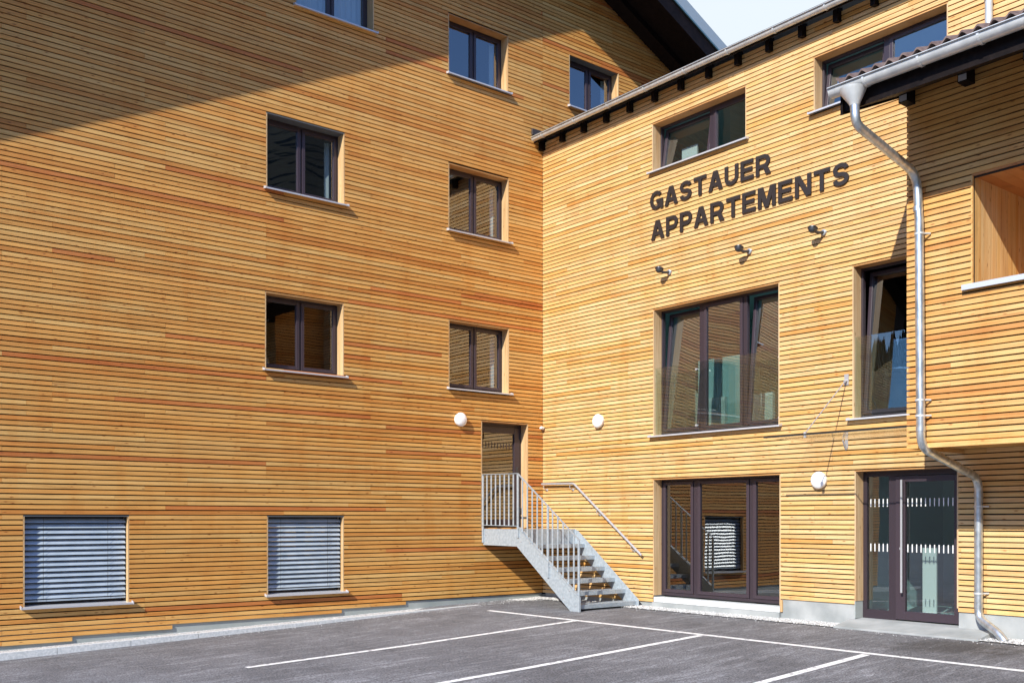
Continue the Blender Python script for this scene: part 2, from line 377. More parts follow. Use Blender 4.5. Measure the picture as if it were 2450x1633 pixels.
# ------------------------------------------------------------------ windows
FR = .20     # depth of the frame behind the board face
def wood_strip(T, cur=(.60, .40, .20)):
    m = MB(T); m.cur = cur; m.sd = random.uniform(0, 7); return m
def window(bld, T, u0, u1, z0, z1, bays, label=None, head='wood', sill=True, tilts=(), right_visible=True,
           glass='pane_glass', bottom_bar=.06, mull=.075, blind=0, curtain=None, sill_ext=.055, tilt_deg=7, name='window', frame_w=.05, sidecol=(.60, .42, .22)):
    f = MB(T); FW = frame_w
    f.box(u0, u0 + FW, FR, FR + .07, z0, z1); f.box(u1 - FW, u1, FR, FR + .07, z0, z1)
    f.box(u0 + FW, u1 - FW, FR, FR + .07, z1 - FW, z1); f.box(u0 + FW, u1 - FW, FR, FR + .07, z0, z0 + bottom_bar)
    for i in range(len(bays) - 1):
        c = (bays[i][1] + bays[i + 1][0]) / 2
        f.box(bays[i][1] - .0, bays[i + 1][0] + .0, FR + .003, FR + .067, z0 + bottom_bar, z1 - FW)
    win = f.build(name, 'dark_frame', bld, bevel=.003)
    if label: win['label'] = label
    SW = .055
    for i, (a, b) in enumerate(bays):
        s = MB(T); a_, b_ = a + .006, b - .006; za, zb = z0 + bottom_bar + .006, z1 - FW - .006
        w0, w1 = FR - .012, FR + .05
        s.box(a_, a_ + SW, w0, w1, za, zb); s.box(b_ - SW, b_, w0, w1, za, zb)
        s.box(a_ + SW, b_ - SW, w0, w1, zb - SW, zb); s.box(a_ + SW, b_ - SW, w0, w1, za, za + SW)
        g = MB(T); g.add([T(a_ + SW - .004, w0 + .028, za + SW), T(b_ - SW + .004, w0 + .028, za + SW), T(b_ - SW + .004, w0 + .028, zb - SW), T(a_ + SW - .004, w0 + .028, zb - SW)], [(0, 1, 2, 3)])
        if i in tilts:
            ax0 = T(a_, w1, za); ax1 = T(b_, w1, za); inn = T(0, 1, 0) - T(0, 0, 0)
            ang = R(tilt_deg); 
            def rot(p):
                h = p.z - za; d = (p - ax0).dot(inn)
                q = p - inn * d; q.z = za
                return q + inn * (d * math.cos(ang) + h * math.sin(ang)) + Vector((0, 0, h * math.cos(ang) - d * math.sin(ang)))
            s.v = [rot(p) for p in s.v]; g.v = [rot(p) for p in g.v]
        so = s.build('sash', 'sash_metal', win, bevel=.004)
        g.build('pane', glass, win, fix=False)
    # reveal boards and head
    rv = wood_strip(T, sidecol)
    rv.box(u0 - .0, u0 + .018, .003, FR, z0, z1 - .018); rv.build('reveal', 'larch_upright', win)
    rv = wood_strip(T, sidecol); rv.box(u1 - .018, u1, .003, FR, z0, z1 - .018); rv.build('reveal', 'larch_upright', win)
    hd = wood_strip(T, (.52, .28, .10)); hd.box(u0, u1, .003, FR, z1 - .018, z1)
    hd.build('lintel', 'larch' if head == 'wood' else 'lintel_grey', win)
    if sill:
        s = MB(T)
        s.prism([(FR + .01, z0 + .022), (-.080, z0 - .004), (-.080, z0 - .028), (-.075, z0 - .028), (-.075, z0 - .010), (FR + .01, z0 + .012)], u0 - sill_ext + .012, u1 + sill_ext - .012, lambda p, q, t: T(t, p, q))
        for u in (u0 - sill_ext, u1 + sill_ext - .012):
            s.prism([(-.002, z0 - .018), (-.082, z0 - .030), (-.082, z0 + .006), (-.002, z0 + .026)], u, u + .012, lambda p, q, t: T(t, p, q))
        s.build('sill', 'sill_metal', win)
    if curtain:
        c = MB(T); a, b, za, zb = curtain; n = int((b - a) / .02); vs = []
        for i in range(n + 1):
            u = a + (b - a) * i / n; ww = FR + .16 + .018 * math.sin(i * 1.15)
            vs += [T(u, ww, za), T(u, ww, zb)]
        c.add(vs, [(2 * i, 2 * i + 2, 2 * i + 3, 2 * i + 1) for i in range(n)]); c.build('curtain', 'curtain', win, fix=False, smooth=True)
    if blind:
        bl = MB(T); W = .078; n = blind; sp = .0765; top = z1 - .075
        for i in range(n):
            zc = top - i * sp; t = R(52); pr = []
            for k in range(6):
                q = -W / 2 + W * k / 5; bow = .006 * (1 - (2 * q / W) ** 2)
                pr.append((.095 + q * math.cos(t) - bow * math.sin(t), zc + q * math.sin(t) + bow * math.cos(t)))
            pr += [(p[0] + .0006, p[1] - .0009) for p in reversed(pr)]
            bl.prism(pr, u0 + .03, u1 - .03, lambda p, q, t: T(t, p, q))
        bl.build('blind', 'slat', win)
        rl = MB(T); zb = top - (n - 1) * sp - .05
        rl.box(u0 + .03, u1 - .03, .075, .115, zb - .022, zb)
        rl.build('bottom_rail', 'slat', win)
        for u in (u0 + (u1 - u0) * .19, u0 + (u1 - u0) * .80):
            cd = MB(T); cd.box(u - .002, u + .002, .056, .058, zb, z1 - .02); cd.build('ladder_cord', 'rubber', win)
        for u in (u0 + .019, u1 - .034):
            cd = MB(T); cd.box(u, u + .015, .08, .11, z0 + .02, z1 - .02); cd.build('guide_rail', 'rubber', win)
    return win

def rooms(bld, T, specs, m):
    r = MB(T)
    for (u0, u1, z0, z1, d) in specs:
        w0 = FR + .08
        P = lambda u, w_, z: T(u, w_, z)
        a, b, c, e = u0 - .5, u1 + .5, z0, z1
        v = [P(a, w0, c), P(b, w0, c), P(b, w0 + d, c), P(a, w0 + d, c), P(a, w0, e), P(b, w0, e), P(b, w0 + d, e), P(a, w0 + d, e)]
        r.add(v, [(0, 1, 2, 3), (4, 5, 6, 7), (3, 2, 6, 7), (0, 3, 7, 4), (1, 2, 6, 5)])
        # wall between the opening and the room
        r.add([P(a, w0, c), P(u0, w0, c), P(u0, w0, e), P(a, w0, e), P(u1, w0, c), P(b, w0, c), P(b, w0, e), P(u1, w0, e)], [(0, 1, 2, 3), (4, 5, 6, 7)])
    return r.build('room_interior', m, bld, fix=False)

# ================================================================== SETTING
def gz(x, y=0):
    if x > -1.0: return .035
    if x > -2.4: return .035 * (x + 2.4) / 1.4
    s = -2.4 - x
    z = -.045 * min(s, 3.2)
    if s > 3.2: z -= .036 * min(s - 3.2, 5.6)
    return z
xs = [-600, -60, -14, -11.2, -10, -8, -6.8, -5.6, -4.8, -4, -3.2, -2.4, -1.7, -1.0, 0, 20, 600]
ys = [-600, -60, -30, -20, -12, -8, -4, 0, 20, 600]
g = MB(); g.add([(x, y, gz(x)) for y in ys for x in xs], [(j * len(xs) + i, j * len(xs) + i + 1, (j + 1) * len(xs) + i + 1, (j + 1) * len(xs) + i) for j in range(len(ys) - 1) for i in range(len(xs) - 1)])
tag(g.build('asphalt', 'asphalt', fix=False), 'grey asphalt of the car park in front of the timber building', kind='structure')
gr = MB(); gr.add([(-600, -600, -.3), (600, -600, -.3), (600, -34, .1), (-600, -34, -.28), (-600, -600, 0), ], [(0, 1, 2, 3)])
gr.v[0].z = -.25; gr.v[1].z = .1; gr.v[3].z = -.25
tag(gr.build('meadow', 'grass', fix=False), kind='structure')

# painted bay lines
def stripe(pts_a, pts_b, nm_label, n=12):
    m = MB(); vs = []
    for i in range(n + 1):
        t = i / n
        for A, B in (pts_a, pts_b):
            x = A[0] + (B[0] - A[0]) * t; y = A[1] + (B[1] - A[1]) * t; vs.append((x, y, gz(x) + .004))
    m.add(vs, [(2 * i, 2 * i + 2, 2 * i + 3, 2 * i + 1) for i in range(n)])
    tag(m.build('parking_line', 'road_paint', fix=False), nm_label, kind='structure')
hw = .055
def gpx(z=0): pass
stripe(((-2.38 - hw, -1.33), (-2.28 - hw, -15)), ((-2.38 + hw, -1.30), (-2.28 + hw, -15)), 'long white line parallel to the lettered wall')
xs_ = lambda: None
for y0, xe, y1, lab in ((-3.57, -7.85, -3.57, 'white bay line nearest the stair'), (-6.10, -8.6, -6.26, 'middle white bay line'), (-8.60, -8.6, -8.94, 'white bay line at the right, opposite the entrance')):
    stripe(((-2.42, y0 - hw), (xe, y1 - hw)), ((-2.42, y0 + hw), (xe, y1 + hw)), lab, 24)

# kerb, gravel, step
ktop = lambda x: -.205 + (x + 10) * .028 if x < -2.2 else .012
kb = MB(); x = -13.2
while x < -1.62:
    x1 = min(x + 1.0, -1.62); a, b = ktop(x), ktop(x1)
    kb.prism([(x + .004, a - .4), (x1 - .004, b - .4), (x1 - .004, b), (x + .004, a)], -.44, -.36, lambda p, q, t: (p, t, q)); x = x1
tag(kb.build('kerb', 'kerb_stone'), 'row of pale kerb stones along the foot of the gabled wall', kind='structure')
gv = MB(); gv.add([(-13.2, -.36, ktop(-13.2) - .03), (-2.2, -.36, -.012), (-2.2, .06, -.0), (-13.2, .06, ktop(-13.2) - .03)], [(0, 1, 2, 3)])
gv.add([(-2.2, -.44, -.01), (-.05, -.40, .05), (.06, .06, .06), (-2.2, .06, 0)], [(0, 1, 2, 3)])
gv.add([(-.40, -.3, .045), (.06, -.3, .06), (.06, -14, .06), (-.40, -14, .045)], [(0, 1, 2, 3)])
tag(gv.build('gravel_bed', 'gravel', fix=False), 'bed of white gravel along the foot of both walls', kind='structure')
st = MB(); rnd = random.Random(3)
def stone(x, y, z, r):
    j = lambda: rnd.uniform(.7, 1.25) * r
    st.add([(x + j(), y, z), (x, y + j(), z), (x - j(), y, z), (x, y - j(), z), (x, y, z + j() * .8), (x, y, z - r * .4)], [(0, 1, 4), (1, 2, 4), (2, 3, 4), (3, 0, 4), (1, 0, 5), (2, 1, 5), (3, 2, 5), (0, 3, 5)])
for i in range(4200):
    x = rnd.uniform(-8.2, -.1); y = rnd.uniform(-.40, .0)
    if x < -2.2: y = max(y, -.35)
    if x < -5.5 and rnd.random() < .8: continue
    stone(x, y, (ktop(x) - .028 if x < -2.2 else -.005 + (x + 2.2) * .026), rnd.uniform(.009, .02))
for i in range(4600):
    y = rnd.uniform(-13, -.3); x = rnd.uniform(-.47, .0)
    if -8.95 < y < -6.85: continue
    stone(x, y, .052, rnd.uniform(.009, .02))
for i in range(500):
    if rnd.random() < .5: x, y = rnd.uniform(-7, -.5), -.44 - abs(rnd.gauss(0, .18))
    else: x, y = -.45 - abs(rnd.gauss(0, .12)), rnd.uniform(-12, -.5)
    stone(x, y, gz(x) + .003, rnd.uniform(.004, .011))
tag(st.build('gravel', 'gravel', fix=False), 'white gravel stones lying along both walls', kind='stuff')
sp = MB(); sp.prism([(-.44, -.05), (.21, -.05), (.21, .148), (-.03, .135), (-.44, .058)], -8.95, -6.86, lambda p, q, t: (p, t, q))
tag(sp.build('door_step', 'concrete', bevel=.006), 'flat pale concrete slab below the glazed entrance door', kind='structure')

# hills and forest all round (they show in the panes)
def crest(az):
    pts = [(-180, 9), (-150, 13), (-120, 15), (-95, 18), (-75, 23), (-60, 23.5), (-50, 21.5), (-40, 17), (-15, 10), (20, 6), (60, 6), (100, 7), (130, 6.5), (143, 7.5), (152, 9.5), (165, 11), (180, 9)]
    for (a, ea), (b, eb) in zip(pts, pts[1:]):
        if a <= az <= b:
            t = (az - a) / (b - a); t = t * t * (3 - 2 * t); return ea + (eb - ea) * t
    return 9
hl = MB(); hr = random.Random(11); na = 180; rad = [60, 110, 170, 260]; vs = []
for i in range(na):
    az = -180 + 360 * i / na; c = crest(az) + .35 * math.sin(i * .9) + .25 * math.sin(i * 2.3)
    for k, r_ in enumerate(rad):
        fr = (0, .33, .72, 1)[k]; vs.append((r_ * math.cos(R(az)), r_ * math.sin(R(az)), -.35 + 260 * math.tan(R(c)) * fr * (r_ / 260 if k < 3 else 1) if k else -.6))
hl.add(vs, [(i * 4 + k, ((i + 1) % na) * 4 + k, ((i + 1) % na) * 4 + k + 1, i * 4 + k + 1) for i in range(na) for k in range(3)])
tag(hl.build('hills', 'forest', fix=False), 'dark wooded hillside that shows in the window panes', kind='structure')
fo = MB()
for i in range(5200):
    az = hr.uniform(-180, 180); t = hr.random() ** .6; r_ = 150 + 110 * t
    c = crest(az); zg = 260 * math.tan(R(c)) * (.60 + .40 * t) - 1
    h = hr.uniform(3, 7.5); rr = h * .17; x, y = r_ * math.cos(R(az)), r_ * math.sin(R(az))
    vs = [(x + rr * math.cos(q * 1.257), y + rr * math.sin(q * 1.257), zg) for q in range(5)] + [(x, y, zg + h)]
    fo.add(vs, [(q, (q + 1) % 5, 5) for q in range(5)])
tag(fo.build('forest', 'conifer', fix=False), 'dense conifer forest covering the hillside', kind='stuff')

# ================================================================== GABLED BUILDING
SL = .445; RX = -2.04; RZ = 14.07                 # roof underside: ridge position and height
under = lambda x: RZ - SL * abs(x - RX)
XL = -11.75; XR = 10.5
gab = empty('gabled_building', (XL, 0, -.3), 'tall gabled building in orange larch boards under a dark overhanging roof, left of corner', 'building')
wins_L = [  # u0, u1, z0, z1
    (-9.53, -8.08, .36, 1.64), (-5.885, -4.475, .36, 1.64),
    (-5.90, -4.46, 6.935, 8.165), (-5.92, -4.475, 4.01, 5.265), (-2.285, -.855, 4.0, 5.265),
    (-2.29, -.862, 6.91, 8.1475), (-2.295, -.875, 9.79, 10.9025), (.71, 2.13, 9.96, 11.03), (-5.38, -3.88, 10.05, 11.3)]
door_L = (-1.53, -.375, 1.41, 3.4525)
holes_L = [(a, b, c, d) for a, b, c, d in wins_L] + [(door_L[0], door_L[1], door_L[2], door_L[3])]
def clipL(z, s, e):
    h = (RZ + .02 - z + PITCH) / SL
    return max(s, RX - h), min(e, RX + h)
def lowL(z, iv):   # boards step up with the ground
    for zl, xl in ((.10, -3.22), (.03, -4.515), (-.04, -7.433), (-.12, -8.88), (-.19, 1.0)):
        pass
    lim = -20
    if z < .105: lim = -3.22
    if z < .03: lim = -4.515
    if z < -.04: lim = -7.433
    if z < -.12: lim = -8.88
    if z < -.19: lim = -10.6
    if z < -.27: lim = -12.0
    if z >= .105: return iv
    return [(s, min(e, lim)) for s, e in iv if s < lim]
# behind the side wing the boards stop at the wing roof
cl = cladding(TL, XL, 0.0, -.25, 14.6, holes_L, 'left', clip=clipL, low=lowL)
c2 = cladding(TL, 0.002, XR, 8.6, 14.6, holes_L, 'left', clip=clipL, phase=1.3)
for p in ('v', 'tint', 'seed'): pass
n0 = len(cl.v); cl.v += c2.v; cl.f += [[i + n0 for i in f] for f in c2.f]; cl.tint += c2.tint; cl.seed += c2.seed
cl.build('cladding', 'larch', gab, fix=True)
bk = backing(TL, XL + .02, XR, .1, 14.5, holes_L, clip=clipL); bk.build('backing_wall', 'membrane', gab)
pl = MB(); pl.box(XL + .03, 0, .03, .3, -.8, .118); pl.build('plinth', 'plinth_grey', gab)
sw = MB(); sw.box(XL, XL + .2, .036, 14, -.6, 10.6); sw.build('side_wall', 'membrane', gab)

def win2(u0, u1): c = (u0 + u1) / 2; return [(u0 + .05, c - .012), (c + .012, u1 - .05)]
for i, (a, b, c, d) in enumerate(wins_L):
    lab = {0: 'window with a lowered grey venetian blind', 1: 'window with a lowered grey venetian blind'}.get(i)
    window(gab, TL, a, b, c, d, win2(a, b), label=lab, head='grey' if i in (2, 7, 0, 1) else 'wood', blind=15 if i < 2 else 0,
           curtain=(b - .20, b - .06, c + .05, d - .1) if i in (2, 4, 5, 6, 7) else ((a + .05, b - .05, c + .05, d) if i == 8 else None), sill=True, sill_ext=.045)
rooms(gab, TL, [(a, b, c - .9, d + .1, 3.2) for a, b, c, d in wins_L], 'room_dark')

# door at the head of the stair
a, b, c, d = door_L
df = MB(TL); df.box(a, a + .06, FR, FR + .08, c, d); df.box(b - .06, b, FR, FR + .08, c, d); df.box(a + .06, b - .06, FR, FR + .08, d - .07, d)
df.box(a + .06, b - .06, FR, FR + .08, c, c + .03)
door = df.build('door', 'dark_frame', gab, bevel=.003); door['label'] = 'glazed brown door at the head of the steel stair'
lf = MB(TL); la, lb = a + .066, b - .066; w0, w1 = FR - .01, FR + .05
lf.box(la, la + .10, w0, w1, c + .035, d - .075); lf.box(lb - .13, lb, w0, w1, c + .035, d - .075); lf.box(la + .10, lb - .13, w0, w1, d - .20, d - .075)
lf.box(la + .10, lb - .13, w0, w1, c + .035, c + .17)
lf.build('door_leaf', 'sash_metal', door, bevel=.004)
gp = MB(TL); gp.add([TL(la + .096, w0 + .03, c + .17), TL(lb - .126, w0 + .03, c + .17), TL(lb - .126, w0 + .03, d - .2), TL(la + .096, w0 + .03, d - .2)], [(0, 1, 2, 3)]); gp.build('pane', 'pane_glass', door, fix=False)
hd = MB(TL); hd.box(lb - .085, lb - .045, w0 - .008, w0, c + .95, c + 1.2); hd.tube([TL(lb - .065, w0, c + 1.08), TL(lb - .065, w0 - .055, c + 1.08), TL(lb - .19, w0 - .055, c + 1.08)], .010, 8)
hd.build('handle', 'lamp_metal', door, smooth=True)
for zz in (c + .3, c + 1.75):
    hg = MB(TL); hg.tube([TL(lb + .004, w0 - .012, zz), TL(lb + .004, w0 - .012, zz + .12)], .011, 8); hg.build('hinge', 'lamp_metal', door, smooth=True)
mk = MB(TL)
for i in range(11): mk.box(la + .13 + i * .072, la + .145 + i * .072, w0 + .025, w0 + .0275, c + 1.55, c + 1.66)
mk.build('glass_marking', 'sash_metal', door)
rv = wood_strip(TL, (.62, .44, .24)); rv.box(b - .018, b, .003, FR, c, d - .018); rv.build('reveal', 'larch_upright', door)
rv = wood_strip(TL, (.62, .44, .24)); rv.box(a, a + .018, .003, FR, c, d - .018); rv.build('reveal', 'larch_upright', door)
rv = wood_strip(TL, (.5, .27, .1)); rv.box(a, b, .003, FR, d - .018, d); rv.build('lintel', 'larch', door)
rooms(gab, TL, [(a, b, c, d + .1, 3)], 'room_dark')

# roof with deep verge overhang
OV = 1.20; TH = .42; xl, xr = -13.1, 10.6
rf = MB()
for sgn, xe in ((-1, xl), (1, xr)):
    z_e = under(xe)
    rf.prism([(RX, RZ + .12), (xe, z_e + .12), (xe, z_e + TH), (RX, RZ + TH)], -OV + .05, 14, lambda p, q, t: (p, t, q))
rf.build('roof', 'roof_sheet', gab)
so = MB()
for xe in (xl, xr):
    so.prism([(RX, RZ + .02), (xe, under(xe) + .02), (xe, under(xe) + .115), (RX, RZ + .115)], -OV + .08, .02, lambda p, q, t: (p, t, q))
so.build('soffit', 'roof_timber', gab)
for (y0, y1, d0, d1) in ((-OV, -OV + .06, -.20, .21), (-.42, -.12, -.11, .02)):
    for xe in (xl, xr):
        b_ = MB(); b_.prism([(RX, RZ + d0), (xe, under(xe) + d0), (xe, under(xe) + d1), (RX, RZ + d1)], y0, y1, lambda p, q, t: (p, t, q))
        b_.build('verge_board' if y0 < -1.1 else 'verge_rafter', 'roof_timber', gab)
for xe in (xl, xr):
    b_ = MB(); b_.prism([(RX, RZ + .18), (xe, under(xe) + .18), (xe, under(xe) + .44), (RX, RZ + .44)], -OV - .03, -OV - .001, lambda p, q, t: (p, t, q))
    b_.build('verge_trim', 'verge_face', gab)
    b_ = MB(); b_.prism([(RX, RZ + .14), (xe, under(xe) + .14), (xe, under(xe) + .179), (RX, RZ + .179)], -OV - .034, -OV - .001, lambda p, q, t: (p, t, q))
    b_.build('verge_drip', 'verge_metal', gab)
for px in (-12.3, -3.0):
    b_ = MB(); zt = under(px) + .0; b_.box(px - .09, px + .09, -OV + .08, .03, zt - .40, zt - .02, ID); b_.build('purlin', 'roof_timber', gab)

# ================================================================== SIDE WING
wing = empty('side_wing', (0, 0, 0), 'lower pale larch wing with a projecting bay and glazed entrance, right of the corner', 'building')
YE = 14.5
WR = {  # u = -y
    'R1': (2.94, 4.985, 7.67, 8.5275), 'R0': (6.235, 8.33, 7.69, 8.5275),
    'R2': (2.965, 5.62, 3.045, 5.265), 'R3': (6.89, 8.35, 3.045, 5.265),
    'R5': (2.965, 5.64, .25, 2.2925), 'R6': (6.925, 8.47, .148, 2.2925)}
holes_R = list(WR.values())
def lowR(z, iv):
    if z > .32: return iv
    if z < .06: return []
    return [(s, min(e, 2.965)) for s, e in iv if s < 2.965]
cw = cladding(TR, .0, YE, .10, 9.02, holes_R, 'right', low=lowR, phase=.4)
cw.build('cladding', 'larch', wing)
backing(TR, 0.03, YE, .3, 9.0, holes_R).build('backing_wall', 'membrane', wing)
pl = MB(TR); pl.box(0.05, 2.97, .03, .3, -.3, .3); pl.box(5.64, 6.925, .022, .3, -.3, .345); pl.box(8.47, YE, .022, .3, -.3, .345)
pl.box(2.97, 5.64, -.03, .3, -.3, .135)
pl.build('plinth', 'concrete', wing)
ps = MB(TR); ps.box(2.99, 5.63, -.012, .24, .137, .222); ps.build('threshold', 'kerb_stone', wing, bevel=.006)
pw = wood_strip(TR); pw.box(5.64, 5.675, -.005, .02, .15, .335); pw.build('end_post', 'larch_upright', wing)

SC = (.58, .42, .24)
a, b, c, d = WR['R1']; window(wing, TR, a, b, c, d, [(a + .05, 4.07), (4.16, b - .05)], tilts=(0,), tilt_deg=9, sidecol=SC)
a, b, c, d = WR['R0']; window(wing, TR, a, b, c, d, [(a + .05, 7.27), (7.36, b - .05)], tilts=(0,), tilt_deg=9, sidecol=SC)
a, b, c, d = WR['R2']; w2 = window(wing, TR, a, b, c, d, [(a + .05, 3.85), (3.95, 4.77), (4.85, b - .05)], tilts=(0, 2), tilt_deg=5, glass='pane_pale', label='tall three-part window with a glass balustrade', sidecol=SC)
def balustrade(a, b, z0, z1, parent):
    g = MB(TR); g.box(a + .02, b - .02, .045, .057, z0 + .03, z1); g.build('glass_balustrade', 'clear_glass', parent)
    for u in ((a + .95, b - .03) if b - a > 2 else ()):
        for zz in (z0 + .12, z1 - .12): k = MB(TR); k.tube([TR(u, .03, zz), TR(u, .07, zz)], .018, 12); k.build('balustrade_fixing', 'steel', parent, smooth=True)
balustrade(a, b, c, 4.23, w2)
a, b, c, d = WR['R3']; w3 = window(wing, TR, a, b, c, d, [(a + .05, b - .05)], tilts=(0,), tilt_deg=5, label='tall window with a glass balustrade, partly behind the drainpipe', sidecol=SC)
balustrade(a, b, c, 4.23, w3)
a, b, c, d = WR['R5']; window(wing, TR, a, b, c, d, [(a + .06, 3.72), (3.81, 4.90), (4.97, b - .05)], sill=False, bottom_bar=.05, mull=.09, name='glazed_door', label='ground level three-part glazing beside the stair', sidecol=SC)
rooms(wing, TR, [(2.94, 4.985, 7.0, 8.62, 2.4), (6.235, 8.33, 7.0, 8.62, 2.4)], 'room_teal')
rb_ = MB(TR); rb_.box(3.15, 3.5, .55, .58, 7.1, 8.15); rb_.build('roller_blind', 'room_white', wing)
rooms(wing, TR, [(2.965, 5.62, 3.0, 5.6, 3.4)], 'room_teal')
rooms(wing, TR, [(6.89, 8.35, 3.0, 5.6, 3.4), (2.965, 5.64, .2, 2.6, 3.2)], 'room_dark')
rooms(wing, TR, [(6.925, 8.47, .15, 2.6, 3.2)], 'room_teal')
pn = MB(TR); pn.box(3.38, 3.86, .86, .92, 3.0, 3.72); pn.build('white_panel', 'room_white', wing); pn = MB(TR); pn.box(4.22, 4.86, .86, .92, 3.0, 3.70); pn.build('white_panel', 'room_white', wing); pn = MB(TR); pn.box(3.2, 4.15, .93, .98, 3.0, 4.42); pn.build('partition', 'room_teal', wing); pn = MB(TR); pn.box(7.2, 7.42, 1.4, 1.43, .15, 1.15); pn.build('white_panel', 'room_white', wing)  # white slabs behind the three-part window are added to stand for sunlit patches
mt = MB(TR); mt.box(7.6, 8.35, .45, 1.2, .152, .165); mt.build('door_mat', 'mat_brown', wing)

# entrance
a, b, c, d = WR['R6']; zf = .12
f = MB(TR); f.box(a, a + .075, FR, FR + .08, c, d); f.box(b - .07, b, FR, FR + .08, c, d); f.box(a + .075, b - .07, FR, FR + .08, 2.20, d)
f.box(7.35, 7.46, FR, FR + .08, c, 2.20); f.box(a + .075, 7.35, FR, FR + .08, c, .275)
ent = f.build('entrance_door', 'dark_frame', wing, bevel=.003); ent['label'] = 'glazed entrance door with a long vertical steel bar handle'
g = MB(TR); g.add([TR(a + .07, FR + .03, .27), TR(7.355, FR + .03, .27), TR(7.355, FR + .03, 2.205), TR(a + .07, FR + .03, 2.205)], [(0, 1, 2, 3)]); g.build('side_light', 'pane_glass', ent, fix=False)
lf = MB(TR); lf.box(7.465, 7.605, FR - .015, FR + .05, .165, 2.195); lf.box(8.32, 8.395, FR - .015, FR + .05, .165, 2.195)
lf.box(7.605, 8.32, FR - .015, FR + .05, 2.11, 2.195); lf.box(7.605, 8.32, FR - .015, FR + .05, .165, .285)
lf.build('door_leaf', 'sash_metal', ent, bevel=.004)
g = MB(TR); g.add([TR(7.6, FR + .012, .28), TR(8.325, FR + .012, .28), TR(8.325, FR + .012, 2.115), TR(7.6, FR + .012, 2.115)], [(0, 1, 2, 3)]); g.build('pane', 'pane_glass', ent, fix=False)
hb = MB(TR); hb.tube([TR(7.59, FR - .085, .55), TR(7.59, FR - .085, 2.14)], .016, 14)
for zz in (.72, 1.36, 2.0): hb.tube([TR(7.55, FR - .01, zz), TR(7.59, FR - .085, zz)], .008, 8)
hb.build('bar_handle', 'steel', ent, smooth=True)
lk = MB(TR); lk.tube([TR(7.545, FR - .022, 1.17), TR(7.545, FR - .012, 1.17)], .022, 14); lk.build('lock', 'steel', ent, smooth=True)
for zz in (1.12, 1.765):
    for n_, u_, w_ in ((5, 7.045, FR + .022), (11, 7.632, FR + .004)):
        mk = MB(TR)
        for i in range(n_): mk.box(u_ + i * .0655, u_ + .013 + i * .0655, w_, w_ + .005, zz, zz + .112)
        mk.build('glass_marking', 'white_plastic', ent)
rv = wood_strip(TR, SC); rv.box(a, a + .018, .003, FR, c + .25, d - .018); rv.build('reveal', 'larch_upright', ent)
rv = wood_strip(TR, SC); rv.box(b - .018, b, .003, FR, c + .25, d - .018); rv.build('reveal', 'larch_upright', ent)
rv = MB(TR); rv.box(a, a + .012, .004, FR, c, c + .249); rv.build('reveal_base', 'plinth_grey', ent)
rv = wood_strip(TR, (.5, .27, .1)); rv.box(a, b, .003, FR, d - .018, d); rv.build('lintel', 'larch', ent)

# ---- wing roof, rafters, eaves gutter
rf = MB(); SW_ = .32
rf.prism([(-.24, 9.02), (6.5, 9.02 + 6.74 * SW_), (6.5, 9.14 + 6.74 * SW_), (-.24, 9.14)], -YE, -.0, lambda p, q, t: (p, t, q))
rf.build('wing_roof', 'roof_sheet', wing)
for i in range(23):
    y = -.04 - i * .603
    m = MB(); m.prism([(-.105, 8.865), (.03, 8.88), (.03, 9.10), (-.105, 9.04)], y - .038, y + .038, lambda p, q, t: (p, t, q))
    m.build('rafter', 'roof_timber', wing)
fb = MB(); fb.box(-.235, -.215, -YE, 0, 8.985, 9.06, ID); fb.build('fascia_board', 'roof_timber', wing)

def gutter(name, cx, cz, r, y0, y1, label, hooks, m='gutter_zinc', slope=0.0):
    t = empty(name, (cx, y0, cz), label, 'gutter', )
    mb = MB(); seg = 14; prof = []
    for k in range(seg + 1):
        an = math.pi + math.pi * k / seg; prof.append((r * math.cos(an), r * math.sin(an)))
    prof = [(-r - .012 + .012 * math.cos(q), .004 + .012 * math.sin(q)) for q in [R(-60 + 60 * j) for j in range(0, 5)]][::-1] + prof
    prof_i = [(p[0] * .965 + .0, p[1] * .965 + .002) for p in prof]
    poly = prof + [(r, .02), (r * .96, .02)] + prof_i[::-1]
    mb.prism(poly, y0, y1, lambda p, q, tt: (cx + p, tt, cz + q + (tt - y0) * slope))
    mb.build('trough', m, t, smooth=True)
    e = MB(); e.prism([(r * math.cos(q), r * math.sin(q)) for q in [math.pi + math.pi * k / 12 for k in range(13)]], y0, y0 + (.006 if y0 > y1 else -.006), lambda p, q, tt: (cx + p * 1.01, tt, cz + q * 1.01)); e.build('end_cap', m, t)
    for y in hooks:
        h = MB(); pr = []
        for k in range(13):
            an = math.pi + math.pi * k / 12; pr.append(((r + .004) * math.cos(an), (r + .004) * math.sin(an)))
        pr2 = [(p * (r + .010) / (r + .004), q * (r + .010) / (r + .004)) for p, q in pr]
        h.prism(pr + pr2[::-1], y - .014, y + .014, lambda p, q, tt: (cx + p, tt, cz + q + (tt - y0) * slope))
        h.beam((cx - r - .012, y, cz + .014 + (y - y0) * slope), (cx + r, y, cz + .03 + (y - y0) * slope), (0, .014, 0), (0, 0, .003))
        h.build('bracket', m, t)
    return t
gutter('rain_gutter', -.29, 9.045, .056, -.06, -YE, 'long half-round metal gutter along the eaves of the wing', [-.35 - .9 * i for i in range(15)], slope=.0)

m = MB(); m.box(-.30, -.02, -.05, -.006, 9.13, 9.25, ID); m.build('eaves_flashing', 'roof_sheet', wing)
# ---- projecting bay
YB = 8.53; YB2 = 14.5; LG = (9.36, 12.5, 4.355, 5.6)
bay_holes = [LG]
cb = cladding(TB, YB, YB2, 2.47, 6.88, bay_holes, 'bay', phase=.25)
cb.build('bay_cladding', 'larch', wing)
backing(TB, YB + .02, YB2, 2.52, 6.86, bay_holes).build('bay_backing', 'membrane', wing)
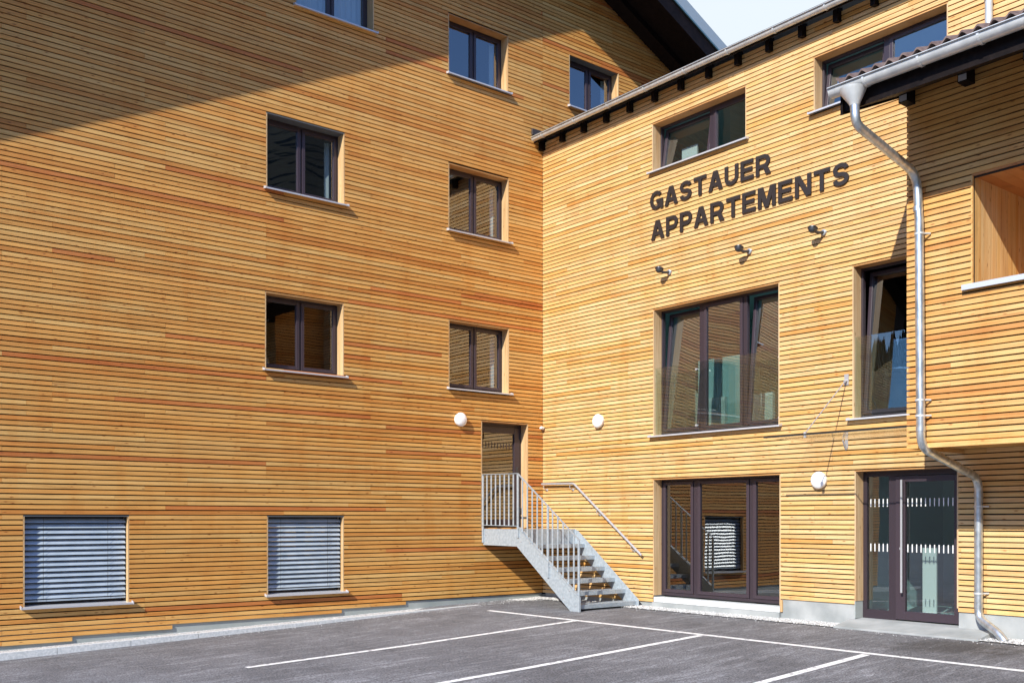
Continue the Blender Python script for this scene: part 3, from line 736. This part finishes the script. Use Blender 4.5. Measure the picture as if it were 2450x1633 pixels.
# end wall of the bay with its own boards (faces the inner corner)
TE = lambda u, w_, z: Vector((-1.4 + u, -YB - w_, z))
ce = cladding(TE, 0.0, 1.4, 2.47, 7.2, [], 'bay', phase=.7); ce.build('bay_cladding', 'larch', wing)
be = backing(TE, .03, 1.4, 2.52, 7.2, []); be.build('bay_backing', 'membrane', wing)
so = wood_strip(ID, (.46, .24, .085))
for i in range(10):
    so.cur = tone('left'); so.sd = i; so.box(-1.38 + i * .138, -1.38 + (i + 1) * .138 - .004, -YB2, -YB - .01, 2.512, 2.53, ID)
so.build('bay_soffit', 'larch', wing)
# loggia
lo = MB(ID)
for i in range(20):
    x0 = -1.395 + i * .069; lo.cur = tone('right'); lo.sd = i * .31
    lo.box(x0, x0 + .066, -LG[0] + .001, -LG[0] + .022, LG[2] - .02, LG[3] + .02, ID)
lo.build('loggia_wall', 'larch_upright', wing)
lo = MB(ID)
for i in range(20):
    lo.cur = (.46, .22, .075); lo.sd = i * .31; y = -LG[0] + .02 - i * .16
    lo.box(-1.385, .0, y - .157, y, LG[3] + .021, LG[3] + .045, ID)
lo.build('loggia_ceiling', 'larch', wing)
lo = wood_strip(ID, (.5, .26, .1)); lo.box(-1.37, 0, -LG[1], -LG[0] - .001, LG[2] - .08, LG[2] - .03, ID); lo.build('loggia_floor', 'larch', wing)
lo = MB(TB); lo.prism([(.08, LG[2] + .0), (-.07, LG[2] - .012), (-.07, LG[2] - .075), (-.062, LG[2] - .075), (-.062, LG[2] - .02), (.08, LG[2] - .015)], LG[0] - .1, LG[1], lambda p, q, t: TB(t, p, q)); lo.build('loggia_sill', 'sill_metal', wing)

# bay roof: tiles on dark timber, rising to the wing wall
sl = .42; bx0 = -2.62; zr = lambda x: 6.86 + sl * (x + 1.4)
yl = -8.40
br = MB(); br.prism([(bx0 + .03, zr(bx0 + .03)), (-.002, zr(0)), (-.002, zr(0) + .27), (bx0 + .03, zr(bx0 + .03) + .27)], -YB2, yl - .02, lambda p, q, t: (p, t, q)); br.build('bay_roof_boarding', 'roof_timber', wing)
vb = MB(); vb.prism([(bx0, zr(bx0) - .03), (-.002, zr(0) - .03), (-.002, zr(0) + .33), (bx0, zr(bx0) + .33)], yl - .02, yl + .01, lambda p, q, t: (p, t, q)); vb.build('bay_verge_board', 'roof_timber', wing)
for yy in (-8.585, -9.33, -10.08, -10.83):
    cpp = MB(); cpp.box(-1.586, -1.58, yy - .048, yy + .048, 6.70, 6.77, ID); cpp.build('rafter_cap', 'sill_metal', wing)
    rb = MB(); rb.prism([(-1.58, 6.69), (-1.40, 6.69), (-1.40, 6.86), (-1.58, 6.785)], yy - .06, yy + .06, lambda p, q, t: (p, t, q)); rb.build('bay_rafter', 'roof_timber', wing)
    
tl = MB(); per = .168; nx = 9; vs = []; ncol = int((YB2 + yl) / per * 10); ny = ncol
for i in range(nx):
    xa = bx0 - .06 + i * .31; xb = xa + .33
    if xb > 0: xb = 0
    if xa > -.05: break
    vs = []
    for j in range(ny + 1):
        y = yl + .03 - j * per / 10; ph = (j / 10) % 1
        wv = .029 * math.cos(2 * math.pi * ph) + (.005 if ph > .85 or ph < .08 else 0)
        for (x, dz) in ((xa, .035), (xb, .012)):
            z = zr(x) + .355 + wv + dz; vs += [(x, y, z), (x, y, z - .022)]
    fs = []
    for j in range(ny):
        b0 = j * 4; b1 = b0 + 4
        fs += [(b0, b1, b1 + 2, b0 + 2), (b0 + 1, b0 + 3, b1 + 3, b1 + 1), (b0, b0 + 1, b1 + 1, b1)]
    tl.add(vs, fs)
tl.build('bay_roof_tiles', 'tile', wing, fix=False)
vf = MB(); vf.box(bx0 - .03, bx0 + .12, yl + .012, yl + .03, zr(bx0) + .28, zr(bx0) + .40, ID); vf.build('verge_flashing', 'gutter_zinc', wing)
gutter('rain_gutter', -2.70, 6.60, .085, -8.33, -YB2, 'half-round metal gutter under the tiled roof of the projecting bay', [-8.78 - .66 * i for i in range(8)], m='gutter_zinc')

# ================================================================== DRAINPIPES
dp = empty('drainpipe', (-.12, -9.2, .05), 'galvanised drainpipe with two long bends running from the bay gutter to the ground', 'drainpipe')
fn = MB()
px, py = -2.72, -8.62
fn.tube([(px, py, 6.53), (px, py, 6.50), (px, py - .02, 6.36), (px, py - .02, 6.33)], [.15, .145, .066, .056], 20, cap=False)
fn.build('funnel', 'gutter_zinc', dp, smooth=True)
P = MB(); path = arc_pts([(px, py - .02, 6.36), (px, py - .03, 6.12), (-1.50, -8.72, 5.78), (-1.50, -8.75, 5.2)], .20, 7)
P.tube(path, .053, 18); P.build('upper_bend', 'zinc', dp, smooth=True)
P = MB(); P.tube([(-1.50, -8.75, 5.25), (-1.50, -8.77, 2.80)], .054, 18); P.build('pipe', 'zinc', dp, smooth=True)
P = MB(); P.tube(arc_pts([(-1.50, -8.77, 2.85), (-1.50, -8.77, 2.46), (-.09, -8.79, 2.12), (-.09, -8.79, 1.6)], .18, 7), .052, 18); P.build('lower_bend', 'zinc', dp, smooth=True)
P = MB(); P.tube([(-.09, -8.79, 1.66), (-.09, -8.79, .5)], .054, 18); P.build('pipe', 'zinc', dp, smooth=True)
P = MB(); P.tube(arc_pts([(-.09, -8.79, .55), (-.09, -8.79, .30), (-.24, -9.12, .14), (-.27, -9.22, .04)], .16, 7), .053, 18); P.build('shoe', 'zinc', dp, smooth=True)
for (x, y, z) in ((-1.5, -8.762, 3.03), (-1.5, -8.765, 2.84), (-1.5, -8.755, 5.05), (-.09, -8.79, 1.75), (-.09, -8.79, .62)):
    c_ = MB(); c_.tube([(x, y, z - .012), (x, y, z + .012)], .060, 18); c_.tube([(x + .02, y - .05, z), (x + .08, y - .095, z)], .012, 8); c_.build('pipe_clamp', 'gutter_zinc', dp, smooth=True)
for (x, y, z) in ((-1.5, -8.735, 5.36), (-1.5, -8.77, 2.68), (-.09, -8.79, 1.90), (-.09, -8.79, .46)):
    c_ = MB(); c_.tube([(x, y, z - .03), (x, y, z + .03)], .0575, 18); c_.build('sleeve', 'zinc', dp, smooth=True)
dp2 = empty('drainpipe', (-.085, -8.92, 7.6), 'short upright metal drainpipe on the wall above the tiled bay roof', 'drainpipe')
P = MB(); P.tube(arc_pts([(-.29, -8.92, 8.99), (-.29, -8.92, 8.90), (-.085, -8.92, 8.70), (-.085, -8.92, 7.62)], .08, 5), .048, 16); P.build('pipe', 'gutter_zinc', dp2, smooth=True)
c_ = MB(); c_.tube([(-.085, -8.92, 8.28), (-.085, -8.92, 8.31)], .056, 16); c_.build('pipe_clamp', 'gutter_zinc', dp2, smooth=True)

# ================================================================== STAIR
X0 = -1.50; X1 = -.10; ZL = 1.395; YL = -1.05
stair = empty('steel_stair', (X0, -2.70, 0), 'galvanised steel stair with a landing and open treads in the corner of the two walls', 'stair')
def plate(x, poly): # polygon in (y, z)
    m = MB(); m.prism(poly, x - .005, x + .005, lambda p, q, t: (t, p, q)); return m
plate(X0, [(-.02, 1.10), (-1.025, 1.09), (-2.50, -.01), (-2.715, -.01), (-2.715, .265), (-1.13, 1.435), (-1.05, 1.405), (-.02, 1.405)]).build('stringer', 'galvanised', stair, bevel=.002)
plate(X1, [(-.02, 1.10), (-1.0, 1.09), (-2.47, .03), (-2.72, .03), (-2.72, .16), (-1.15, 1.36), (-1.05, 1.40), (-.02, 1.40)]).build('stringer', 'galvanised', stair, bevel=.002)
fl = MB()
for p, q in (((-1.05, 1.42), (-2.72, .20)),):
    m = MB(); m.beam((X0 + .0, -1.13, 1.435), (X0, -2.70, .272), (.022, 0, 0), (0, .002, .003)); m.build('stringer_edge', 'galvanised', stair)
ld = MB(); ld.box(X0 + .006, X1 - .006, YL, -.02, ZL - .035, ZL, ID); ld.box(X0 + .006, X1 - .006, YL - .006, YL, ZL - .27, ZL - .035, ID)
ld.build('landing', 'galvanised', stair)
tn = [(-2.66, .135), (-2.39, .333), (-2.125, .525), (-1.86, .718), (-1.595, .912), (-1.325, 1.125)]
for y, z in tn:
    t = MB(); t.box(X0 + .008, X1 - .008, y, y + .27, z - .004, z, ID); t.box(X0 + .008, X1 - .008, y - .003, y, z - .07, z, ID); t.box(X0 + .008, X1 - .008, y + .267, y + .27, z - .05, z - .004, ID)
    for i in range(17): t.box(X0 + .06 + i * .078, X0 + .10 + i * .078, y + .05, y + .07, z, z + .003, ID)
    for xx in (X0 + .012, X1 - .018):
        t.prism([(y + .0, z - .07), (y + .27, z - .055), (y + .2, z - .004), (y, z - .004)], xx, xx + .006, lambda p, q, tt: (tt, p, q))
    t.build('tread', 'galvanised', stair)
bt = MB(); bt.box(X0 + .01, X1 - .01, -2.60, -2.59, -.0, .06, ID); bt.build('foot_plate', 'rubber', stair)
rail = empty('x', (0, 0, 0)); bpy.data.objects.remove(rail)
RT0, RT1 = (-.03, 2.425), (-1.075, 2.41); RE = (-2.70, 1.235)
top = MB(); top.beam((X0 - .022, RT0[0], RT0[1]), (X0 - .022, RT1[0], RT1[1]), (.022, 0, 0), (0, 0, .005)); top.beam((X0 - .022, RT1[0], RT1[1]), (X0 - .022, RE[0], RE[1]), (.022, 0, 0), (0, .003, .005))
top.build('top_rail', 'galvanised', stair)
lowr = MB(); lowr.beam((X0 - .022, -.03, 1.475), (X0 - .022, -1.06, 1.462), (.022, 0, 0), (0, 0, .005)); lowr.beam((X0 - .022, -1.06, 1.462), (X0 - .022, -2.68, .315), (.022, 0, 0), (0, .003, .005))
lowr.build('bottom_rail', 'galvanised', stair)
def topz(y): return RT0[1] + (RT1[1] - RT0[1]) * (y - RT0[0]) / (RT1[0] - RT0[0]) if y > RT1[0] else RT1[1] + (RE[1] - RT1[1]) * (y - RT1[0]) / (RE[0] - RT1[0])
def botz(y): return 1.475 + (1.462 - 1.475) * (y + .03) / (-1.03) if y > -1.06 else 1.462 + (.315 - 1.462) * (y + 1.06) / (-1.62)
for i in range(1, 8):
    y = -.03 - i * .131; b_ = MB(); b_.box(X0 - .025, X0 - .017, y - .017, y + .017, botz(y), topz(y), ID)
    b_.build('baluster', 'galvanised', stair)
for i in range(1, 12):
    y = -1.07 - i * .1365; b_ = MB(); b_.box(X0 - .025, X0 - .017, y - .017, y + .017, botz(y), topz(y), ID); b_.build('baluster', 'galvanised', stair)
for (y, zb) in ((-.03, 1.14), (-1.07, 1.25), (-1.90, .56), (-2.69, .01)):
    b_ = MB(); b_.box(X0 - .027, X0 - .007, y - .022, y + .022, zb, topz(y), ID); b_.build('post', 'galvanised', stair, bevel=.002)
bo = MB()
for (y, z) in ((-.10, 1.3), (-1.07, 1.33), (-1.15, 1.18), (-1.4, 1.16), (-1.67, .96), (-1.93, .76), (-2.2, .57), (-2.45, .37), (-2.6, .12), (-1.9, .66), (-2.3, .24)):
    bo.tube([(X0 - .016, y, z), (X0 - .004, y, z)], .011, 8)
bo.build('bolt', 'steel', stair)
sg = MB(); sg.tube([(X0 - .03, -.10, 2.50), (X0 - .01, -.10, 2.50)], .02, 10)

hr_ = empty('wall_handrail', (-.07, -1.4, .95), 'slim grey steel handrail fixed to the pale wall beside the stair', 'handrail')
m = MB(); m.tube(arc_pts([(-.075, .0 - .06, 2.275), (-.075, -.99, 2.262), (-.075, -2.76, .945)], .05, 4), .0215, 12); m.build('rail', 'steel', hr_, smooth=True)
for y, z in ((-.12, 2.25), (-.88, 2.24), (-1.62, 1.76), (-2.50, 1.11)):
    m = MB(); m.tube([(-.075, y, z), (-.075, y, z - .06), (-.035, y - .02, z - .09), (.0, y - .02, z - .09)], .007, 8); m.tube([(-.008, y - .02, z - .09), (.004, y - .02, z - .09)], .028, 12); m.build('rail_bracket', 'steel', hr_, smooth=True)

# ================================================================== WALL LAMPS, SPOTS, CAMERA
lamp_proto = None
def lamp(loc, rz, label):
    global lamp_proto
    if lamp_proto is None:
        t = empty('wall_lamp', loc, label, 'wall lamp', 'round white wall lamps')
        b_ = MB(); o = Vector(loc); b_.tube([o + Vector((0, .0, 0)), o + Vector((0, -.03, 0))], .118, 32); b_.build('base_ring', 'white_plastic', t, smooth=True)
        d = MB(); prof = [(-.028, .124), (-.045, .130), (-.062, .127), (-.082, .112), (-.098, .085), (-.108, .05), (-.112, .015)]
        d.tube([o + Vector((0, p[0], 0)) for p in prof], [p[1] for p in prof], 36); d.build('diffuser', 'opal', t, smooth=True)
        lamp_proto = t; t.rotation_euler.z = rz; return t
    c = copy_tree(lamp_proto); c.location = loc; c.rotation_euler.z = rz; c['label'] = label; return c
lamp((-2.04, 0, 3.43), 0, 'round white wall lamp beside the door at the head of the stair')
lamp((0, -1.62, 3.405), R(-90), 'round white wall lamp between the corner and the tall three-part window')
lamp((0, -6.355, 2.165), R(-90), 'round white wall lamp left of the glazed entrance')
spot_proto = None
def spot(loc, label):
    global spot_proto
    if spot_proto is None:
        t = empty('spotlight', loc, label, 'spotlight', 'dark spotlights under the lettering'); o = Vector(loc)
        b_ = MB(); b_.tube([o + Vector((.004, 0, 0)), o + Vector((-.04, 0, 0)), o + Vector((-.05, 0, 0))], [.06, .06, .045], 18); b_.build('base', 'lamp_lens', t, smooth=True); t.scale = (.74, .74, .74)
        b_ = MB(); b_.tube(arc_pts([o + Vector((-.045, 0, 0)), o + Vector((-.15, .03, -.02)), o + Vector((-.26, .06, .0))], .04, 4), .032, 12); b_.build('arm', 'lamp_metal', t, smooth=True)
        h = MB(); c0 = o + Vector((-.27, .09, .03)); dr = Vector((.25, 0, 1)).normalized()
        h.tube([c0 - dr * .062, c0 - dr * .05, c0 - dr * .02, c0 + dr * .025, c0 + dr * .027, c0 + dr * .045], [.03, .055, .078, .088, .102, .102], 22, cap=True); h.build('head', 'lamp_metal', t, smooth=True)
        h = MB(); h.tube([c0 + dr * .0455, c0 + dr * .049], .088, 22); h.build('lens', 'lamp_lens', t)
        spot_proto = t; return t
    c = copy_tree(spot_proto); c.location = loc; c['label'] = label; return c
spot((0, -3.36, 5.84), 'dark spotlight on the wall below the letters, nearest the corner')
spot((0, -5.06, 5.85), 'dark spotlight on the wall below the letters, between the other two')
spot((0, -6.42, 5.85), 'dark spotlight on the wall below the letters, nearest the drainpipe')
sc = empty('security_camera', (-.06, -.0, 3.385), 'tiny white camera in the corner above the stair landing', 'camera')
m = MB(); m.tube([(-.055, -.0, 3.385), (-.055, -.03, 3.385)], .028, 12); m.build('mount', 'white_plastic', sc, smooth=True)
m = MB(); m.tube([(-.10, -.05, 3.39), (-.09, -.06, 3.388), (-.03, -.05, 3.38)], [.026, .032, .03], 12); m.build('housing', 'white_plastic', sc, smooth=True)
m = MB(); m.tube([(-.012, -.05, 3.378), (-.03, -.05, 3.38)], .022, 12); m.build('lens', 'rubber', sc, smooth=True)

# ================================================================== CANOPY
cn = empty('glass_canopy', (-.02, -7.3, 2.72), 'thin clear glass canopy on steel rods above the entrance', 'canopy')
m = MB(); m.prism([(-.03, 2.745), (-1.12, 2.752), (-1.12, 2.767), (-.03, 2.76)], -6.17, -8.44, lambda p, q, t: (p, t, q)); m.build('glass_sheet', 'canopy_pane', cn)
m = MB(); m.box(-1.128, -1.1205, -8.44, -6.17, 2.748, 2.768, ID); m.build('edge_strip', 'rubber', cn)
for y in (-6.80, -8.38):
    m = MB(); m.tube([(-.055, y, 3.585), (-1.03, y, 2.78)], .0075, 8); m.build('rod', 'steel', cn, smooth=True)
    m = MB(); m.box(-.012, .0, y - .035, y + .035, 3.54, 3.70, ID); m.tube([(-.01, y, 3.61), (-.06, y, 3.585)], .02, 12); m.build('rod_bracket', 'steel', cn, smooth=True)
    m = MB(); m.tube([(-1.03, y, 2.72), (-1.03, y, 2.80)], .022, 12); m.build('clamp', 'steel', cn, smooth=True)
    m = MB(); m.box(-.012, .0, y - .025, y + .025, 2.62, 2.74, ID); m.beam((-.01, y, 2.60), (-.10, y, 2.73), (0, .012, 0), (.006, 0, .006)); m.build('lower_bracket', 'steel', cn)

# ================================================================== LETTERING
sign = empty('wall_lettering', (0, -2.92, 6.48), 'dark brown letters reading GASTAUER APPARTEMENTS on the pale wall', 'lettering')
def ell(cx, cy, rx, ry, a0, a1, n=16): return [(cx + rx * math.cos(R(a0 + (a1 - a0) * i / n)), cy + ry * math.sin(R(a0 + (a1 - a0) * i / n))) for i in range(n + 1)]
S_ = .19
GL = {
 'A': (.86, [('q', [(0, 0), (.225, 0), (.535, 1), (.31, 1)]), ('q', [(.64, 0), (.86, 0), (.55, 1), (.325, 1)]), ('s', [(.17, .30), (.69, .30)])]),
 'E': (.74, [('s', [(.1, 0), (.1, 1)]), ('s', [(.1, .9), (.72, .9)]), ('s', [(.1, .52), (.67, .52)]), ('s', [(.1, .1), (.74, .1)])]),
 'T': (.78, [('s', [(0, .9), (.78, .9)]), ('s', [(.39, 0), (.39, .9)])]),
 'N': (.82, [('s', [(.1, 0), (.1, 1)]), ('s', [(.72, 0), (.72, 1)]), ('q', [(.02, 1), (.25, 1), (.80, 0), (.57, 0)])]),
 'M': (.96, [('s', [(.1, 0), (.1, 1)]), ('s', [(.86, 0), (.86, 1)]), ('q', [(.02, 1), (.28, 1), (.58, 0), (.38, 0)]), ('q', [(.94, 1), (.68, 1), (.38, 0), (.58, 0)])]),
 'P': (.76, [('s', [(.1, 0), (.1, 1)]), ('s', [(.1, .9), (.42, .9)] + ell(.42, .645, .24, .255, 90, -90)[1:] + [(.1, .39)])]),
 'R': (.82, [('s', [(.1, 0), (.1, 1)]), ('s', [(.1, .9), (.45, .9)] + ell(.45, .665, .24, .235, 90, -90)[1:] + [(.1, .43)]), ('q', [(.57, 0), (.82, 0), (.78, .12), (.60, .46), (.38, .46)])]),
 'U': (.80, [('s', [(.1, 1), (.1, .38)] + ell(.40, .38, .30, .28, 180, 360)[1:] + [(.70, 1)])]),
 'S': (.78, [('s', ell(.39, .705, .27, .205, 8, 262, 20) + ell(.39, .295, .28, .205, 82, -172, 20))]),
 'G': (.86, [('s', ell(.43, .5, .33, .405, 38, 338, 26) + [(.755, .40)]), ('s', [(.44, .44), (.86, .44)]), ('s', [(.785, .0), (.785, .44)])]),
}
def ribbon(m, pts, t, w0, w1, f):
    n = len(pts); Lp, Rp = [], []
    for i in range(n):
        a = Vector(pts[max(i - 1, 0)]); b = Vector(pts[i]); c = Vector(pts[min(i + 1, n - 1)])
        d1 = (b - a).normalized() if i > 0 else (c - b).normalized(); d2 = (c - b).normalized() if i < n - 1 else d1
        tt = (d1 + d2).normalized(); nn = Vector((-tt.y, tt.x)); k = t / 2 / max(.5, nn.dot(Vector((-d1.y, d1.x))))
        Lp.append(b + nn * k); Rp.append(b - nn * k)
    vs = []
    for i in range(n):
        for p in (Lp[i], Rp[i]): vs += [f(p.x, p.y, w0), f(p.x, p.y, w1)]
    fs = []
    for i in range(n - 1):
        a = 4 * i; b = a + 4
        fs += [(a, b, b + 2, a + 2), (a + 1, a + 3, b + 3, b + 1), (a, a + 1, b + 1, b), (a + 2, b + 2, b + 3, a + 3)]
    fs += [(0, 2, 3, 1), (4 * n - 4, 4 * n - 3, 4 * n - 1, 4 * n - 2)]
    m.add(vs, fs)
def line(text, u0, u1, z, cap):
    ws = [GL[ch][0] * 1.07 for ch in text]; k = cap; gapw = ((u1 - u0) - sum(ws) * k) / (len(text) - 1); u = u0
    for ch, wd in zip(text, ws):
        m = MB()
        for i, (kind, pts) in enumerate(GL[ch][1]):
            fr = -.026 - .0012 * i
            f = lambda p, q, w_, u=u: TR(u + p * k * 1.07, w_, z + q * k)
            if kind == 's': ribbon(m, pts, S_, fr, -.006 - .0005 * i, f)
            else: m.prism(pts, fr, -.006 - .0005 * i, lambda p, q, t: f(p, q, t))
        for (p, q) in ((.12, .3), (.12 if ch != 'T' else .39, .7)): m.tube([TR(u + p * k, -.010, z + q * k), TR(u + p * k, .004, z + q * k)], .006, 6)
        o = m.build('letter', 'letter_brown', sign); u += wd * k + gapw
line('GASTAUER', 2.915, 5.47, 6.995, .322)
line('APPARTEMENTS', 2.94, 6.85, 6.472, .330)
